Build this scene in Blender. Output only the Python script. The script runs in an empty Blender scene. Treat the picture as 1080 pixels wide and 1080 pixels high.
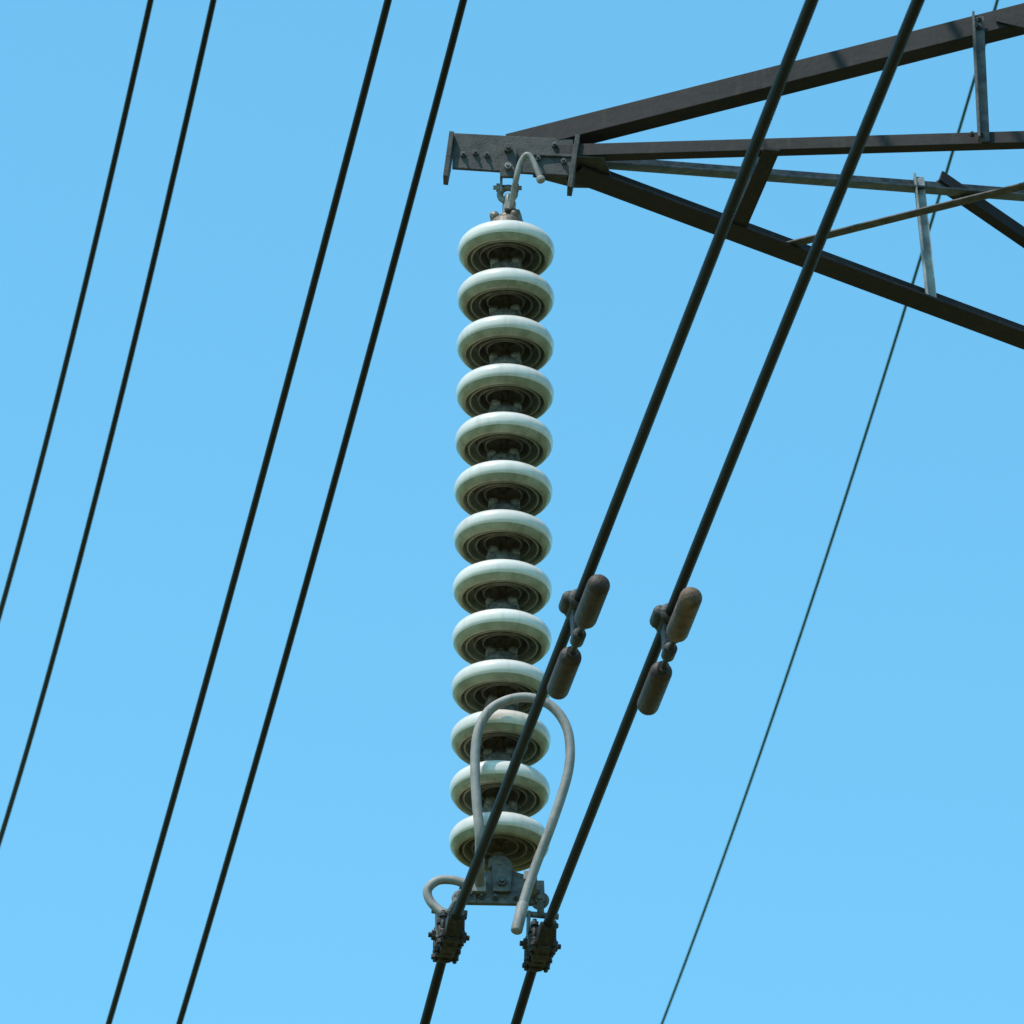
import bpy, bmesh, math, random
from mathutils import Vector, Matrix
random.seed(4)
V=Vector
sc=bpy.context.scene
sc.view_settings.view_transform='Standard'
sc.view_settings.look='None'
sc.view_settings.exposure=0

# ------------------------------------------------------------------ world / sun
SUN_EL=math.radians(62); SUN_AZ=math.radians(228)   # azimuth clockwise from +Y
w=bpy.data.worlds.new("World"); sc.world=w; w.use_nodes=True
nt=w.node_tree; bg=nt.nodes['Background']
sk=nt.nodes.new('ShaderNodeTexSky'); sk.sky_type='NISHITA'; sk.sun_disc=False
sk.sun_elevation=SUN_EL; sk.sun_rotation=SUN_AZ; sk.ozone_density=0; sk.air_density=1.3
vm=nt.nodes.new('ShaderNodeVectorMath'); vm.operation='MULTIPLY'
vm.inputs[1].default_value=(0.76,1.60,1.68)
nt.links.new(sk.outputs[0],vm.inputs[0]); nt.links.new(vm.outputs[0],bg.inputs[0])
bg.inputs[1].default_value=0.15
sd=V((math.sin(SUN_AZ)*math.cos(SUN_EL),math.cos(SUN_AZ)*math.cos(SUN_EL),math.sin(SUN_EL)))
sl=bpy.data.lights.new("sun",'SUN'); sl.energy=5.0; sl.angle=math.radians(0.53); sl.color=(1.0,0.93,0.84)
so=bpy.data.objects.new("sun",sl); sc.collection.objects.link(so)
so.rotation_euler=sd.to_track_quat('Z','Y').to_euler(); so.location=(0,0,40)

# ------------------------------------------------------------------ camera
e=math.radians(30); rho=math.radians(1.0)
F=V((0,math.cos(e),math.sin(e)));R0=V((1,0,0));U0=V((0,-math.sin(e),math.cos(e)))
R=R0*math.cos(rho)+U0*math.sin(rho);U=U0*math.cos(rho)-R0*math.sin(rho)
cam=bpy.data.cameras.new('camera');co=bpy.data.objects.new('camera',cam);sc.collection.objects.link(co)
cam.sensor_width=36; cam.lens=269.23; cam.clip_start=0.1; cam.clip_end=6000
cam.dof.use_dof=True; cam.dof.focus_distance=19.6; cam.dof.aperture_fstop=25
M=Matrix((R,U,-F)).transposed().to_4x4();M.translation=V((0,0,1.6));co.matrix_world=M;sc.camera=co

# ------------------------------------------------------------------ materials
def mat(name,c1,c2,rough=0.5,metal=0.0,scale=8,rough2=None,bump=0.0,bscale=60,coat=0.0,lo=0.35,hi=0.65,detail=6,spec=0.5,rand=0.0,grime=None,gamt=.75):
    m=bpy.data.materials.new(name); m.use_nodes=True; n=m.node_tree; L=n.links
    b=n.nodes['Principled BSDF']
    tc=n.nodes.new('ShaderNodeTexCoord'); src=tc.outputs['Object']
    if rand:
        oi=n.nodes.new('ShaderNodeObjectInfo'); ad=n.nodes.new('ShaderNodeVectorMath'); ad.operation='MULTIPLY_ADD'
        L.new(oi.outputs['Random'],ad.inputs[0]); ad.inputs[1].default_value=(37,11,23); L.new(src,ad.inputs[2]); src=ad.outputs[0]
    no=n.nodes.new('ShaderNodeTexNoise'); no.inputs['Scale'].default_value=scale; no.inputs['Detail'].default_value=detail
    no.inputs['Roughness'].default_value=0.65
    L.new(src,no.inputs['Vector'])
    cr=n.nodes.new('ShaderNodeValToRGB'); cr.color_ramp.elements[0].position=lo; cr.color_ramp.elements[1].position=hi
    cr.color_ramp.elements[0].color=(*c1,1); cr.color_ramp.elements[1].color=(*c2,1)
    L.new(no.outputs['Fac'],cr.inputs[0]); col=cr.outputs[0]
    if grime:
        # vertical runs and spots of dirt
        mp=n.nodes.new('ShaderNodeMapping'); mp.inputs['Scale'].default_value=(1,1,.15); L.new(src,mp.inputs[0])
        ng=n.nodes.new('ShaderNodeTexNoise'); ng.inputs['Scale'].default_value=55; ng.inputs['Detail'].default_value=8; L.new(mp.outputs[0],ng.inputs['Vector'])
        rg=n.nodes.new('ShaderNodeValToRGB'); rg.color_ramp.elements[0].position=.54; rg.color_ramp.elements[1].position=.78
        rg.color_ramp.elements[0].color=(0,0,0,1); rg.color_ramp.elements[1].color=(gamt,gamt,gamt,1); L.new(ng.outputs['Fac'],rg.inputs[0])
        mx=n.nodes.new('ShaderNodeMix'); mx.data_type='RGBA'; L.new(rg.outputs[0],mx.inputs[0]); L.new(col,mx.inputs[6]); mx.inputs[7].default_value=(*grime,1)
        col=mx.outputs[2]
    if rand:
        mr0=n.nodes.new('ShaderNodeMapRange'); mr0.inputs['To Min'].default_value=1-rand; mr0.inputs['To Max'].default_value=1.0
        L.new(oi.outputs['Random'],mr0.inputs[0])
        vs=n.nodes.new('ShaderNodeVectorMath'); vs.operation='SCALE'; L.new(col,vs.inputs[0]); L.new(mr0.outputs[0],vs.inputs['Scale'])
        col=vs.outputs[0]
    L.new(col,b.inputs['Base Color'])
    mr=n.nodes.new('ShaderNodeMapRange'); mr.inputs['To Min'].default_value=rough; mr.inputs['To Max'].default_value=rough2 if rough2 else rough
    L.new(no.outputs['Fac'],mr.inputs[0]); L.new(mr.outputs[0],b.inputs['Roughness'])
    b.inputs['Metallic'].default_value=metal
    b.inputs['Coat Weight'].default_value=coat; b.inputs['Coat Roughness'].default_value=0.08
    b.inputs['Specular IOR Level'].default_value=spec
    if bump>0:
        n2=n.nodes.new('ShaderNodeTexNoise'); n2.inputs['Scale'].default_value=bscale; n2.inputs['Detail'].default_value=4
        L.new(src,n2.inputs['Vector'])
        bp=n.nodes.new('ShaderNodeBump'); bp.inputs['Strength'].default_value=bump; bp.inputs['Distance'].default_value=0.004
        L.new(n2.outputs['Fac'],bp.inputs['Height']); L.new(bp.outputs[0],b.inputs['Normal'])
    return m
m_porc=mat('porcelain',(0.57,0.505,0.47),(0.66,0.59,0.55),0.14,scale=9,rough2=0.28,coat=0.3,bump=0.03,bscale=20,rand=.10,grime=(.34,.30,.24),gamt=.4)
m_porcd=mat('porcelain_soiled_shade',(0.20,0.19,0.125),(0.34,0.32,0.23),0.25,scale=22,rough2=0.5,bump=0.1,bscale=60,rand=.15,grime=(.10,.09,.06),gamt=.5)  # dirty underside, with shade and green grass bounce painted into its colour
m_porcc=mat('porcelain_inner_grime_shade',(0.09,0.076,0.055),(0.20,0.175,0.13),0.35,scale=30,rough2=0.6,bump=0.2,bscale=60,rand=.15)  # shadow of the ribbed hollow painted in together with the grime
m_cap=mat('weathered_iron_cap',(0.05,0.036,0.028),(0.19,0.155,0.125),0.5,metal=0.2,scale=60,bump=0.5,bscale=120,rand=.2)
m_pin=mat('pin_iron',(0.05,0.035,0.025),(0.16,0.12,0.09),0.6,metal=0.3,scale=70)
m_galv=mat('galvanised_steel',(0.10,0.10,0.105),(0.26,0.26,0.265),0.5,metal=0.25,scale=45,rough2=0.7,bump=0.15,bscale=200)
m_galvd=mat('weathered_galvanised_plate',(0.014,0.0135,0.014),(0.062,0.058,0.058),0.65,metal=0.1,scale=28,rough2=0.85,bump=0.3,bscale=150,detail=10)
m_yoke=mat('yoke_plate_steel',(0.06,0.058,0.06),(0.16,0.155,0.155),0.6,metal=0.15,scale=40,rough2=0.8,bump=0.3,bscale=150)
m_horn=mat('horn_tube',(0.17,0.155,0.15),(0.26,0.24,0.23),0.5,metal=0.1,scale=25,rough2=0.8,bump=0.1,bscale=120,grime=(.09,.075,.065))
m_arm=mat('pylon_steel_paint',(0.0075,0.0055,0.006),(0.027,0.020,0.022),0.55,metal=0.0,scale=5,rough2=0.85,bump=0.3,bscale=40,detail=10,spec=.3,grime=(.045,.028,.022))
m_post=mat('pylon_galvanised',(0.13,0.12,0.12),(0.34,0.33,0.33),0.5,metal=0.2,scale=18,rough2=0.7,bump=0.2,bscale=80)
m_brace=mat('pylon_brace_steel',(0.020,0.017,0.019),(0.095,0.085,0.088),0.6,scale=30,bump=0.2,bscale=80,detail=8)
m_wire=mat('oxidised_conductor',(0.0045,0.0035,0.005),(0.012,0.0095,0.012),0.6,metal=0.0,scale=30,spec=0.2)
m_earth=mat('earth_wire_green',(0.02,0.07,0.055),(0.035,0.10,0.08),0.6,scale=5,spec=0.2)
m_clamp=mat('clamp_iron',(0.008,0.0065,0.0065),(0.045,0.036,0.032),0.5,metal=0.3,scale=70,rough2=0.7,bump=0.5,bscale=120)
m_rust=mat('damper_rust',(0.014,0.0055,0.0038),(0.050,0.020,0.012),0.65,scale=35,bump=0.5,bscale=120)
m_rust2=mat('damper_rust_light',(0.045,0.022,0.012),(0.15,0.085,0.05),0.7,scale=35,bump=0.5,bscale=120)
m_bolt=mat('bolt_zinc',(0.035,0.035,0.035),(0.10,0.10,0.10),0.5,metal=0.3,scale=60)
m_conc=mat('concrete',(0.25,0.24,0.22),(0.38,0.37,0.34),0.9,scale=6,bump=0.4,bscale=30)

# ------------------------------------------------------------------ mesh helpers
def obj(name,bm,mats,parent=None,smooth=False):
    me=bpy.data.meshes.new(name); bmesh.ops.recalc_face_normals(bm,faces=bm.faces[:]); bm.to_mesh(me); bm.free()
    for m in (mats if isinstance(mats,(list,tuple)) else [mats]): me.materials.append(m)
    if smooth:
        for p in me.polygons: p.use_smooth=True
    o=bpy.data.objects.new(name,me); sc.collection.objects.link(o)
    if parent: o.parent=parent
    return o
def empty(name):
    o=bpy.data.objects.new(name,None); o.empty_display_size=0.2; sc.collection.objects.link(o); return o
def spline(pts,n=8):
    pts=[V(p) for p in pts]; P=[2*pts[0]-pts[1]]+pts+[2*pts[-1]-pts[-2]]; out=[]
    for i in range(1,len(P)-2):
        a,b,c,d=P[i-1:i+3]
        for k in range(n):
            t=k/n
            out.append(0.5*((2*b)+(c-a)*t+(2*a-5*b+4*c-d)*t*t+(3*b-a-3*c+d)*t**3))
    out.append(pts[-1]); return out
def tube(bm,path,r,seg=16,cap=True,rfun=None,mi=0):
    path=[V(p) for p in path]; N=len(path); t0=(path[1]-path[0]).normalized()
    up=V((0,0,1)) if abs(t0.z)<0.9 else V((1,0,0))
    nrm=t0.cross(up).normalized(); rings=[]; s=0
    for i,p in enumerate(path):
        if i==0: t=t0
        elif i==N-1: t=(path[i]-path[i-1]).normalized()
        else: t=(path[i+1]-path[i-1]).normalized()
        if i: s+=(path[i]-path[i-1]).length
        nrm=(nrm-t*nrm.dot(t)).normalized(); bn=t.cross(nrm); ring=[]
        for k in range(seg):
            a=2*math.pi*k/seg; rr=r if rfun is None else rfun(s,a,i/(N-1))
            ring.append(bm.verts.new(p+(nrm*math.cos(a)+bn*math.sin(a))*rr))
        rings.append(ring)
    fs=[]
    for i in range(N-1):
        for k in range(seg):
            fs.append(bm.faces.new((rings[i][k],rings[i][(k+1)%seg],rings[i+1][(k+1)%seg],rings[i+1][k])))
            fs[-1].smooth=True
    if cap: fs.append(bm.faces.new(rings[0][::-1])); fs.append(bm.faces.new(rings[-1]))
    for f_ in fs: f_.material_index=mi
def rod(bm,a,b,r,seg=12,mi=0): tube(bm,[a,b],r,seg,mi=mi)
def capsule(bm,a,b,r,seg=20,rb=0.6,mi=0):
    a=V(a);b=V(b);d=(b-a).normalized();n=6;P=[];Rr=[]
    for i in range(n+1):
        th=math.pi/2*i/n; P.append(a+d*(r*rb*(1-math.cos(th)))); Rr.append(max(0.12*r,r*math.sin(th)))
    for i in range(n,-1,-1):
        th=math.pi/2*i/n; P.append(b-d*(r*rb*(1-math.cos(th)))); Rr.append(max(0.12*r,r*math.sin(th)))
    up=V((0,0,1)) if abs(d.z)<0.9 else V((1,0,0)); u=d.cross(up).normalized(); v=d.cross(u); rings=[]
    for p,rr in zip(P,Rr): rings.append([bm.verts.new(p+(u*math.cos(2*math.pi*k/seg)+v*math.sin(2*math.pi*k/seg))*rr) for k in range(seg)])
    fs=[]
    for i in range(len(rings)-1):
        for k in range(seg): fs.append(bm.faces.new((rings[i][k],rings[i][(k+1)%seg],rings[i+1][(k+1)%seg],rings[i+1][k])))
    fs.append(bm.faces.new(rings[0][::-1])); fs.append(bm.faces.new(rings[-1]))
    for f_ in fs: f_.smooth=True; f_.material_index=mi
def prism(bm,poly,c,ax,ay,az,th,mi=0,bev=0.0):
    c=V(c);a=[bm.verts.new(c+ax*x+ay*y-az*th/2) for x,y in poly];b=[bm.verts.new(c+ax*x+ay*y+az*th/2) for x,y in poly]
    n=len(poly);fs=[bm.faces.new(a[::-1]),bm.faces.new(b)]
    for i in range(n): fs.append(bm.faces.new((a[i],a[(i+1)%n],b[(i+1)%n],b[i])))
    for f_ in fs: f_.material_index=mi
    if bev>0:
        ed=list({e_ for f_ in fs for e_ in f_.edges}); 
        r=bmesh.ops.bevel(bm,geom=ed,offset=bev,segments=2,affect='EDGES',profile=0.7)
        for f_ in r['faces']: f_.material_index=mi
def box(bm,c,s,ax=V((1,0,0)),ay=V((0,1,0)),az=V((0,0,1)),mi=0,bev=0.002):
    x,y,z=[q/2 for q in s]; prism(bm,[(-x,-y),(x,-y),(x,y),(-x,y)],c,ax,ay,az,2*z,mi,bev)
def angle(bm,a,b,leg,d1,d2,th=0.007,mi=0,leg2=None):
    """L-section steel angle from a to b, heel on the line, legs pointing d1 and d2"""
    a=V(a);b=V(b);t=(b-a).normalized();leg2=leg2 or leg
    d1=V(d1);d1=(d1-t*d1.dot(t)).normalized(); d2=V(d2);d2=(d2-t*d2.dot(t));d2=(d2-d1*d2.dot(d1)).normalized()
    poly=[(0,0),(leg,0),(leg,th),(th*1.6,th),(th,th*1.6),(th,leg2),(0,leg2)]
    prism(bm,poly,(a+b)/2,d1,d2,t,(b-a).length,mi,0.0015)
def hexbolt(bm,c,d,r=0.012,h=0.009,mi=0):
    d=V(d).normalized();up=V((0,0,1)) if abs(d.z)<0.9 else V((1,0,0));u=d.cross(up).normalized();v=d.cross(u);ph=random.random()
    prism(bm,[(r*math.cos(ph+i*math.pi/3),r*math.sin(ph+i*math.pi/3)) for i in range(6)],V(c)+d*h/2,u,v,d,h,mi,0.001)
    prism(bm,[(r*.5*math.cos(i*math.pi/4),r*.5*math.sin(i*math.pi/4)) for i in range(8)],V(c)+d*(h+0.004),u,v,d,0.008,mi)
def lathe(prof,seg=96):
    bm=bmesh.new();rings=[]
    for r,z in prof: rings.append([bm.verts.new((r*math.cos(2*math.pi*k/seg),r*math.sin(2*math.pi*k/seg),z)) for k in range(seg)])
    for i in range(len(rings)-1):
        for k in range(seg):
            f_=bm.faces.new((rings[i][k],rings[i][(k+1)%seg],rings[i+1][(k+1)%seg],rings[i+1][k])); f_.smooth=True
    return bm
def torus(bm,c,ax,R_,r,a0=0,a1=2*math.pi,u=None,seg=24,mi=0):
    ax=V(ax).normalized();u=V(u).normalized() if u else ax.orthogonal().normalized();v=ax.cross(u)
    pts=[V(c)+(u*math.cos(a0+(a1-a0)*i/seg)+v*math.sin(a0+(a1-a0)*i/seg))*R_ for i in range(seg+1)]
    tube(bm,pts,r,10,mi=mi)

# ------------------------------------------------------------------ ground
bm=bmesh.new(); S=2500
n=40
g=[[bm.verts.new((-S+2*S*i/n,-S+2*S*j/n,0)) for j in range(n+1)] for i in range(n+1)]
for i in range(n):
    for j in range(n): bm.faces.new((g[i][j],g[i+1][j],g[i+1][j+1],g[i][j+1]))
m_gr=mat('grass',(0.07,0.075,0.02),(0.14,0.135,0.05),0.95,scale=0.6,detail=12,bump=0.6,bscale=25,lo=0.3,hi=0.7)
obj('ground',bm,m_gr)

# ------------------------------------------------------------------ insulator string
ins=empty('insulator_string')
mm=0.001
outer=[(40,66),(52,60),(72,50),(95,41),(110,34),(119,28),(125,19.5),(127.8,10),(127.8,0),(125.5,-8),(120,-17),(114,-24),(108.5,-27),(103.5,-25),
 (101,-16),(99,-6),(97,-2),(95.5,-6),(94.5,-17),(91.5,-22),(88.5,-18),(87,-4),(84,6),(80,11),(76,10),(73.5,3),(72,-12),(69,-17),(66,-12),
 (64.5,2),(61,14),(57,16),(53.5,12),(51,-4),(48,-10),(45,-5),(43.5,10),(38,24),(24,31),(12,31)]
P=spline([V((r,0,z)) for r,z in outer],3)
prof=[(max(.5,p.x)*mm,p.z*mm) for p in P]
SEG=120
bm=lathe(prof,SEG)
bm.faces.ensure_lookup_table()
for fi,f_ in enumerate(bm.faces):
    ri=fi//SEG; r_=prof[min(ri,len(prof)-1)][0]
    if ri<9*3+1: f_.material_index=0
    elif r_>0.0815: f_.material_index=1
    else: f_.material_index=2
porc=bpy.data.meshes.new('disc_shell'); 
bmesh.ops.recalc_face_normals(bm,faces=bm.faces[:]); bm.to_mesh(porc); bm.free()
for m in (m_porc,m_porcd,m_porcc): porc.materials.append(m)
cap=[(48,50),(52,54),(52,62),(48,66),(47,78),(44,90),(38,98),(27,101),(25,103),(24,112),(20,116),(1,117)]
bm=lathe([(r*mm,z*mm) for r,z in cap],48)
for sx in (-1,1):
    box(bm,(sx*0.030,-0.008,0.103),(0.020,0.036,0.030),bev=0.005)
    capsule(bm,(sx*0.028,-0.034,0.105),(sx*0.028,0.03,0.105),0.013,14)
box(bm,(0,0.028,0.105),(0.05,0.02,0.026),bev=0.005)
capm=bpy.data.meshes.new('cap'); bmesh.ops.recalc_face_normals(bm,faces=bm.faces[:]); bm.to_mesh(capm); bm.free(); capm.materials.append(m_cap)
pin=[(34,31),(33,24),(28,20),(14,18),(11,10),(10,-20),(13,-26),(17,-31),(15,-40),(1,-43)]
bm=lathe([(r*mm,z*mm) for r,z in pin],32); pinm=bpy.data.meshes.new('pin'); bmesh.ops.recalc_face_normals(bm,faces=bm.faces[:]); bm.to_mesh(pinm); bm.free(); pinm.materials.append(m_pin)
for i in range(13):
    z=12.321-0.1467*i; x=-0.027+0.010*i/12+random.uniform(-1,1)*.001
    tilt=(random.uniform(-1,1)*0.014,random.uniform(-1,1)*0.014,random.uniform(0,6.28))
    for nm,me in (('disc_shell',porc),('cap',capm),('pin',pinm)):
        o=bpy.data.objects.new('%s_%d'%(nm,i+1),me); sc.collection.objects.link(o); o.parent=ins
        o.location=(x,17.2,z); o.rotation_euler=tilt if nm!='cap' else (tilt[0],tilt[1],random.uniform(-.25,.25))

X=V((1,0,0));Y=V((0,1,0));Z=V((0,0,1))
# top link hardware
bm=bmesh.new()
tx=-0.027
for sx in (-1,1):
    prism(bm,[(-.016,-.06),(.016,-.06),(.018,.05),(-.018,.05)],(tx+sx*.017,17.20,12.565),Y,Z,X,0.007,0,0.002)
rod(bm,(tx-.036,17.2,12.60),(tx+.036,17.2,12.60),0.009); hexbolt(bm,(tx+.03,17.2,12.60),X,0.015,0.011); hexbolt(bm,(tx-.03,17.2,12.60),-X,0.015,0.011)
rod(bm,(tx-.030,17.2,12.525),(tx+.030,17.2,12.525),0.008); hexbolt(bm,(tx+.021,17.2,12.525),X,0.012,0.009); hexbolt(bm,(tx-.021,17.2,12.525),-X,0.012,0.009)
torus(bm,(tx,17.2,12.505),(0.2,1,0),0.020,0.009)
torus(bm,(tx,17.2,12.475),(1,0.2,0),0.020,0.009)
capsule(bm,(tx,17.2,12.475),(tx,17.2,12.42),0.013,14)
# clevis plate bolted to the front of the landing plate
prism(bm,[(-.020,-.070),(.020,-.070),(.024,.02),(.016,.036),(-.016,.036),(-.024,.02)],(tx,17.149,12.595),X,Z,Y,0.009,1,0.002)
hexbolt(bm,(tx,17.144,12.61),-Y,.012,.010,1); hexbolt(bm,(tx,17.144,12.555),-Y,.010,.009)
obj('ball_link',bm,[m_galv,m_galvd],ins,False)
# upper arcing horn (hook)
bm=bmesh.new()
P=spline([(tx+.012,17.17,12.445),(-.012,17.15,12.472),(-0.003,17.12,12.510),(.006,17.11,12.545),(.022,17.10,12.566),(.038,17.10,12.550),(.060,17.10,12.492)],8)
tube(bm,P,0.0080,14)
capsule(bm,P[-2],P[-1]+V((.004,0,-.012)),0.0115,14)
box(bm,(tx+.008,17.18,12.45),(.03,.03,.022))
obj('upper_arcing_horn',bm,m_horn,ins,False)

# yoke and bottom hardware
bx=-0.017
bm=bmesh.new()
yc=17.2
poly=[(-.115,-.030),(-.112,-.052),(.098,-.052),(.104,-.030),(.100,.0),(.05,.032),(.02,.042),(-.03,.042),(-.06,.032),(-.11,.0)]
yz=10.44
prism(bm,poly,(bx+.012,yc,yz),X,Z,Y,0.014,0,0.002)
for sx,sz in ((-.055,-.035),(-.02,-.036),(.03,-.036),(.06,-.030)):
    hexbolt(bm,(bx+.012+sx,yc-.007,yz+sz),-Y,0.008,0.007,1)
for sx in (-.088,.086):
    prism(bm,[(-.02,-.035),(.02,-.035),(.016,.03),(-.016,.03)],(bx+.012+sx,yc-.013,yz-.02),X,Z,Y,0.008,0,0.002)
    hexbolt(bm,(bx+.012+sx,yc-.018,yz-.03),-Y,0.011,0.009,1)
t=[(.026*math.cos(a),.03+.026*math.sin(a)) for a in [math.pi*k/10 for k in range(11)]]+[(-.022,-.04),(.022,-.04)]
prism(bm,t,(bx+.008,yc-.018,10.455),X,Z,Y,0.010,0,0.002)
prism(bm,t,(bx+.008,yc+.018,10.455),X,Z,Y,0.010,0,0.002)
hexbolt(bm,(bx+.008,yc-.023,10.44),-Y,0.013,0.010,1)
lm=[(10,0),(26,2),(27,10),(27,26),(22,32),(8,34)]
for (r1,z1),(r2,z2) in zip(lm[:-1],lm[1:]):
    tube(bm,[V((bx,yc,10.487+z1*mm)),V((bx,yc,10.487+z2*mm))],1,24,rfun=lambda s,a,q,r1=r1,r2=r2:(r1+(r2-r1)*q)*mm,cap=False)
obj('yoke_plate',bm,[m_yoke,m_bolt],ins)
# lower arcing horn
A9=math.radians(9); D=V((math.sin(A9),-math.cos(A9),0)); N=V((math.cos(A9),math.sin(A9),0))
bm=bmesh.new()
P=spline([(-.066,17.185,10.43),(-.066,17.10,10.455),(-.067,17.055,10.51),(-.076,17.05,10.60),(-.082,17.05,10.70),(-.078,17.05,10.79),(-.054,17.05,10.855),(-.010,17.05,10.890),(.045,17.05,10.902),(.100,17.05,10.884),(.139,17.05,10.838),(.156,17.05,10.775),
 (.152,17.05,10.684),(.115,17.06,10.55),(.074,17.08,10.435),(.046,17.08,10.335),(.030,17.07,10.248)],8)
tube(bm,P,0.0124,18)
capsule(bm,P[-9],P[-1]+V((-.002,0,-.006)),0.0150,16)
box(bm,(-.066,17.185,10.43),(.034,.03,.04)); box(bm,(.062,17.14,10.415),(.034,.11,.024))
obj('racket_arcing_horn',bm,m_horn,ins,False)
bm=bmesh.new()
P=spline([(-.10,17.19,10.44),(-.135,17.19,10.45),(-.172,17.19,10.447),(-.196,17.19,10.42),(-.186,17.19,10.385),(-.149,17.18,10.345)],8)
tube(bm,P,0.0115,16)
obj('side_horn_loop',bm,m_horn,ins,True)

# ------------------------------------------------------------------ conductors
def wire(name,ref,cn,cf,tn,tf,r,mt,strand=True,ext=70):
    """height profile c2 t^2+c1 t in the vertical plane of the line; slope eases out beyond the measured span"""
    ref=V(ref)
    def run(sgn,tl,c):
        z=0;t=0;out=[]
        while t<ext:
            dt=0.12 if t<tl+3 else 1.5
            tc=t+dt/2; te=min(tc,tl); s=c[1]+2*c[0]*sgn*te
            if tc>tl: s*=math.exp(-(tc-tl)/14)
            z+=s*dt*sgn; t+=dt
            out.append(ref+D*(sgn*t)+Z*z)
        return out
    P=run(-1,tf,cf)[::-1]+[V(ref)]+run(1,tn,cn)
    bm=bmesh.new()
    if strand:
        dense=[]
        for a,b in zip(P[:-1],P[1:]):
            k=5 if (b-a).length<0.5 else 1
            for q in range(k): dense.append(a.lerp(b,q/k))
        dense.append(P[-1])
        tube(bm,dense,r,42,rfun=lambda s,a,q:r*(0.93+0.07*abs(math.cos(7*(a+s*18)))))
    else: tube(bm,P,r,12)
    return obj(name,bm,mt,None,True)
C1=V((-.140,17.2,10.30));C2=V((.090,17.2,10.28))
wire('overhead_conductor',C1,(-.0005,-.0416),(0,.17),4.6,.5,.0128,m_wire)
wire('overhead_conductor',C2,(-.0035,-.0108),(0,.126),4.5,.5,.0128,m_wire)
wire('overhead_conductor',(-.88,22.5,14.57),(.00573,.0135),(.00573,.0135),3.5,4.5,.0120,m_wire,False)
wire('overhead_conductor',(-.63,22.5,14.58),(.00671,.0415),(.00671,.0415),3.5,4.5,.0120,m_wire,False)
wire('overhead_conductor',(-1.75,26,17.42),(.0157,-.0533),(.0157,-.0533),3,3.5,.0115,m_wire,False)
wire('overhead_conductor',(-1.57,26,17.01),(.0146,-.0217),(.0146,-.0217),3.3,4.8,.0115,m_wire,False)
wire('earth_wire',(1.75,34,21.49),(.0104,.157),(.0104,.157),4,6,.0078,m_earth,False)

# suspension clamps
def clamp(name,c,top):
    bm=bmesh.new();c=V(c)
    body=[(-.125,.004),(-.12,-.014),(-.07,-.034),(0,-.042),(.07,-.034),(.12,-.014),(.125,.004),(.06,.012),(-.06,.012)]
    prism(bm,body,c,D,Z,N,0.042,0,0.006)
    prism(bm,[(-.07,.010),(-.06,.026),(0,.036),(.06,.026),(.07,.010)],c,D,Z,N,0.034,0,0.004)
    for s in (-.062,-.024,.022,.060):
        for q in (-1,1):
            rod(bm,c+D*s+N*.025*q-Z*.03,c+D*s+N*.025*q+Z*.035,0.006,10)
            hexbolt(bm,c+D*s+N*.025*q+Z*.022,Z,0.011,0.010); hexbolt(bm,c+D*s+N*.025*q-Z*.024,-Z,0.011,0.010)
        torus(bm,c+D*s-Z*.012,D,0.025,0.007,math.pi,2*math.pi,u=N)
    for q in (-1,1):
        prism(bm,[(-.014,-.012),(.014,-.012),(.012,(top.z-c.z)-.03),(-.012,(top.z-c.z)-.03)],c+N*.031*q,D,Z,N,0.007,1,0.0015)
        hexbolt(bm,c+N*.034*q,N*q,0.014,0.010)
    zt=top.z-c.z-.035
    rod(bm,c+Z*zt-N*.045,c+Z*zt+N*.045,0.008,10,1)
    tube(bm,spline([c+Z*(zt-.005),(c+Z*zt).lerp(top,.6)+V((0,-.012,0)),top],5),0.009,10,mi=1)
    torus(bm,top,(0.3,1,0),0.017,0.007,mi=1)
    hexbolt(bm,top-Y*.008,-Y,0.014,0.010,1)
    obj(name,bm,[m_clamp,m_yoke],ins)
clamp('suspension_clamp_1',C1+V((0,0,-.004)),V((-.112,17.19,10.40)))
clamp('suspension_clamp_2',C2+V((0,0,-.004)),V((.088,17.19,10.395)))

# ------------------------------------------------------------------ vibration dampers
def damper(name,ref,c,t0,m_up,m_lo):
    ref=V(ref); p=ref+D*t0+Z*(c[0]*t0*t0+c[1]*t0); tn=(D+Z*(c[1]+2*c[0]*t0)).normalized()
    bm=bmesh.new(); dn=-Z*.086+N*.004; m=p+dn
    P=spline([m-tn*.26,m-tn*.12-Z*.004,m,m+tn*.12-Z*.004,m+tn*.26],6); tube(bm,P,0.0065,10,mi=2)
    capsule(bm,m+tn*.082,m+tn*.292,.0262,24,.8,mi=0); capsule(bm,m-tn*.082,m-tn*.292,.0262,24,.8,mi=1)
    for s in (1,-1): tube(bm,[m+tn*s*.070,m+tn*s*.10],.014,14,mi=2)
    dz=dn.normalized()
    prism(bm,[(-.024,-.012),(.024,-.012),(.016,.055),(-.016,.055)],p+dn-dz*.055,tn,dz,N,0.028,2,0.004)
    capsule(bm,p-tn*.042,p+tn*.042,.026,16,.4,mi=2)
    capsule(bm,p-N*.020+Z*.004-tn*.034,p-N*.020+Z*.004+tn*.034,.019,14,.6,mi=2)
    capsule(bm,m-tn*.026,m+tn*.026,.016,14,.4,mi=2)
    hexbolt(bm,p+N*.014-Z*.035,N,.012,.010,2)
    obj(name,bm,[m_up,m_lo,m_clamp])
damper('vibration_damper',C1,(-.0005,-.0416),1.87,m_rust,m_rust)
damper('vibration_damper',C2,(-.0035,-.0108),1.755,m_rust2,m_rust)

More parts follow.
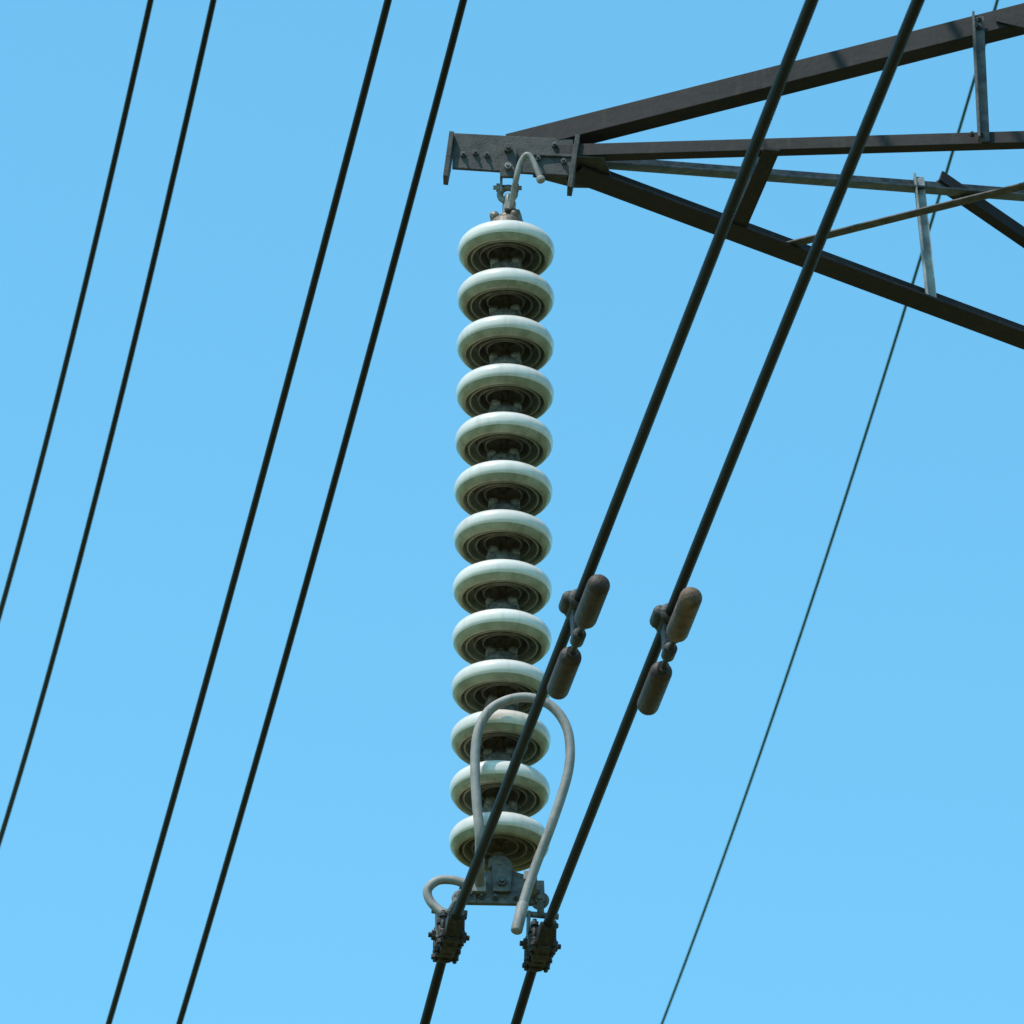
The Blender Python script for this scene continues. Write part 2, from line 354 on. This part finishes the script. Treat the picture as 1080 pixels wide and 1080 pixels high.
# ------------------------------------------------------------------ pylon
py=empty('electricity_pylon')
bm=bmesh.new()
prism(bm,[(-.163,-.052),(.155,-.070),(.158,.045),(-.160,.058)],(-.012,17.165,12.612),X,Z,Y,0.010,0,0.002)
prism(bm,[(-.163,-.05),(.155,-.05),(.155,.05),(-.163,.05)],(-.012,17.222,12.660),X,Y,Z,0.010,0,0.002)
prism(bm,[(-.035,-.082),(.022,-.075),(.05,-.01),(.05,.058),(-.035,.060)],(-.184,17.178,12.605),Y,(V((.10,0,1))).normalized(),V((1,0,-.10)).normalized(),0.013,0,0.002)
prism(bm,[(-.035,-.105),(.012,-.105),(.05,-.02),(.05,.055),(-.035,.062)],(.150,17.178,12.600),Y,(V((.12,0,1))).normalized(),V((1,0,-.12)).normalized(),0.013,0,0.002)
for bxp,bz in ((-.150,12.60),(-.112,12.606),(-.080,12.600),(.055,12.592),(.118,12.584),(.10,12.635)):
    hexbolt(bm,(bxp+random.uniform(-.004,.004),17.160,bz),-Y,0.008,0.007,1)
obj('tip_plate',bm,[m_galvd,m_bolt],py)
def lerpx(a,b,x): 
    t=(x-a[0])/(b[0]-a[0]); return V(a)+(V(b)-V(a))*t
ch2=((.135,17.157,12.609),(1.338,17.053,12.609)); ch3=((.162,17.274,12.609),(1.407,18.086,12.609))
ch1=((.021,17.167,12.658),(1.345,17.053,13.012)); tie=((.187,17.29,12.665),(1.416,18.092,13.091))
A_=lerpx(*ch2,3.3);B_=lerpx(*ch3,2.9);A1=lerpx(*ch1,3.3);B1=lerpx(*tie,2.9)
bm=bmesh.new()
angle(bm,lerpx(*ch2,.06)-Z*.006,A_-Z*.006,.036,Z,Y,.006,leg2=.034)
angle(bm,lerpx(*ch3,.13)-Z*.022,B_-Z*.022,.074,Z,-Y,.008)
angle(bm,lerpx(*ch1,-.02)-Z*.028,A1-Z*.028,.06,Z,Y,.007)
# landing brace across the bottom plane
angle(bm,V((.650,17.10,12.596)),V((.562,17.545,12.592)),.045,X,Z,.007,leg2=.03)
obj('main_chords',bm,m_arm,py)
bm=bmesh.new()
angle(bm,lerpx(*tie,.13)-Z*.015,B1-Z*.015,.038,Z,-Y,.006)
obj('upper_tie',bm,m_brace,py)
bm=bmesh.new()
def vpost(bm,a,b,w=.04,mi=0,d1=X,d2=Y): angle(bm,a,b,w,d1,d2,.006,mi)
a=lerpx(*ch1,1.21);b=lerpx(*ch2,1.21)
vpost(bm,V((1.215,b.y-.012,b.z-.01)),V((1.205,b.y-.012,a.z+.02)),.032,0,X,-Y)
a=lerpx(*tie,1.11);b=lerpx(*ch3,1.11)
vpost(bm,V((1.125,b.y-.022,b.z-.02)),V((1.093,b.y-.022,a.z+.02)),.030,1,X,-Y)
angle(bm,V((.70,17.612,12.595)),V((1.82,17.035,12.595)),.030,V((-.4,-.9,0)),Z,.005,0,leg2=.016)
angle(bm,V((1.17,17.915,13.03)),V((2.35,18.69,12.62)),.036,Z,Y,.006,2)
angle(bm,V((1.27,17.052,12.985)),V((2.4,16.95,12.62)),.030,Z,Y,.006,2)
for xx in (2.0,2.7):
    p=lerpx(*ch1,xx);q=lerpx(*ch2,xx);vpost(bm,q-V((0,.012,.01)),V((xx,q.y-.012,p.z+.02)),.03,0,X,-Y)
    p=lerpx(*tie,xx-.1);q=lerpx(*ch3,xx-.1);vpost(bm,q-V((0,.022,.03)),V((xx-.1,q.y-.022,p.z+.02)),.03,1,X,-Y)
for (xa,xb) in ((1.82,2.6),(2.6,3.0)):
    p=lerpx(*ch2,xa);q=lerpx(*ch3,min(xb,2.85));angle(bm,p-Z*.012,q-Z*.012,.036,X,Z,.006,0)
obj('lattice_bracing',bm,[m_brace,m_post,m_arm],py)
bm=bmesh.new()
prism(bm,[(-.09,-.06),(.1,-.05),(.13,.10),(.02,.10),(-.09,.05)],(.13,17.21,12.602),X,Y,Z,.008,0,.002)
for xx in (1.20,1.225): hexbolt(bm,(xx,lerpx(*ch2,1.21).y-.018,12.618),-Y,.008,.006); 
for zz in (12.96,12.985): hexbolt(bm,(1.225,lerpx(*ch1,1.21).y-.018,zz),-Y,.008,.006)
obj('gusset_plates',bm,m_galvd,py)
perp=V((B_.y-A_.y,-(B_.x-A_.x),0)).normalized()*2.3
corners=[V((A_.x,A_.y,0)),V((B_.x,B_.y,0)),V((B_.x,B_.y,0))+perp,V((A_.x,A_.y,0))+perp]
cen=sum(corners,V((0,0,0)))/4
def cor(i,z):
    if z<=12.609: k=1+.75*(12.609-z)/12.609
    elif z<=13.8: k=1
    else: k=1-(z-13.8)/5.2*.93
    p=cen+(corners[i]-cen)*k; return V((p.x,p.y,z))
bm=bmesh.new(); lv=[0,3.2,6.0,8.6,10.8,12.609,13.8,15.4,17.0,19.0]
for i in range(4):
    j=(i+1)%4
    e1=(corners[j]-corners[i]).normalized(); e2=(corners[(i-1)%4]-corners[i]).normalized()
    for a_,b_ in zip(lv[:-1],lv[1:]):
        angle(bm,cor(i,a_),cor(i,b_),.10,e1,e2,.010)
        o_=(cen-(corners[i]+corners[j])/2).normalized()*.014
        angle(bm,cor(i,a_)+o_,cor(j,b_)+o_,.05,Z,o_,.006); angle(bm,cor(j,a_)+o_*2,cor(i,b_)+o_*2,.05,Z,o_,.006)
        angle(bm,cor(i,b_)+o_*3-Z*.02,cor(j,b_)+o_*3-Z*.02,.05,Z,o_,.006)
obj('tower_body',bm,m_arm,py)
bm=bmesh.new()
for i in range(4):
    p=cor(i,0); box(bm,p+Z*.12,(.6,.6,.36),bev=.02)
obj('tower_footings',bm,m_conc,py)
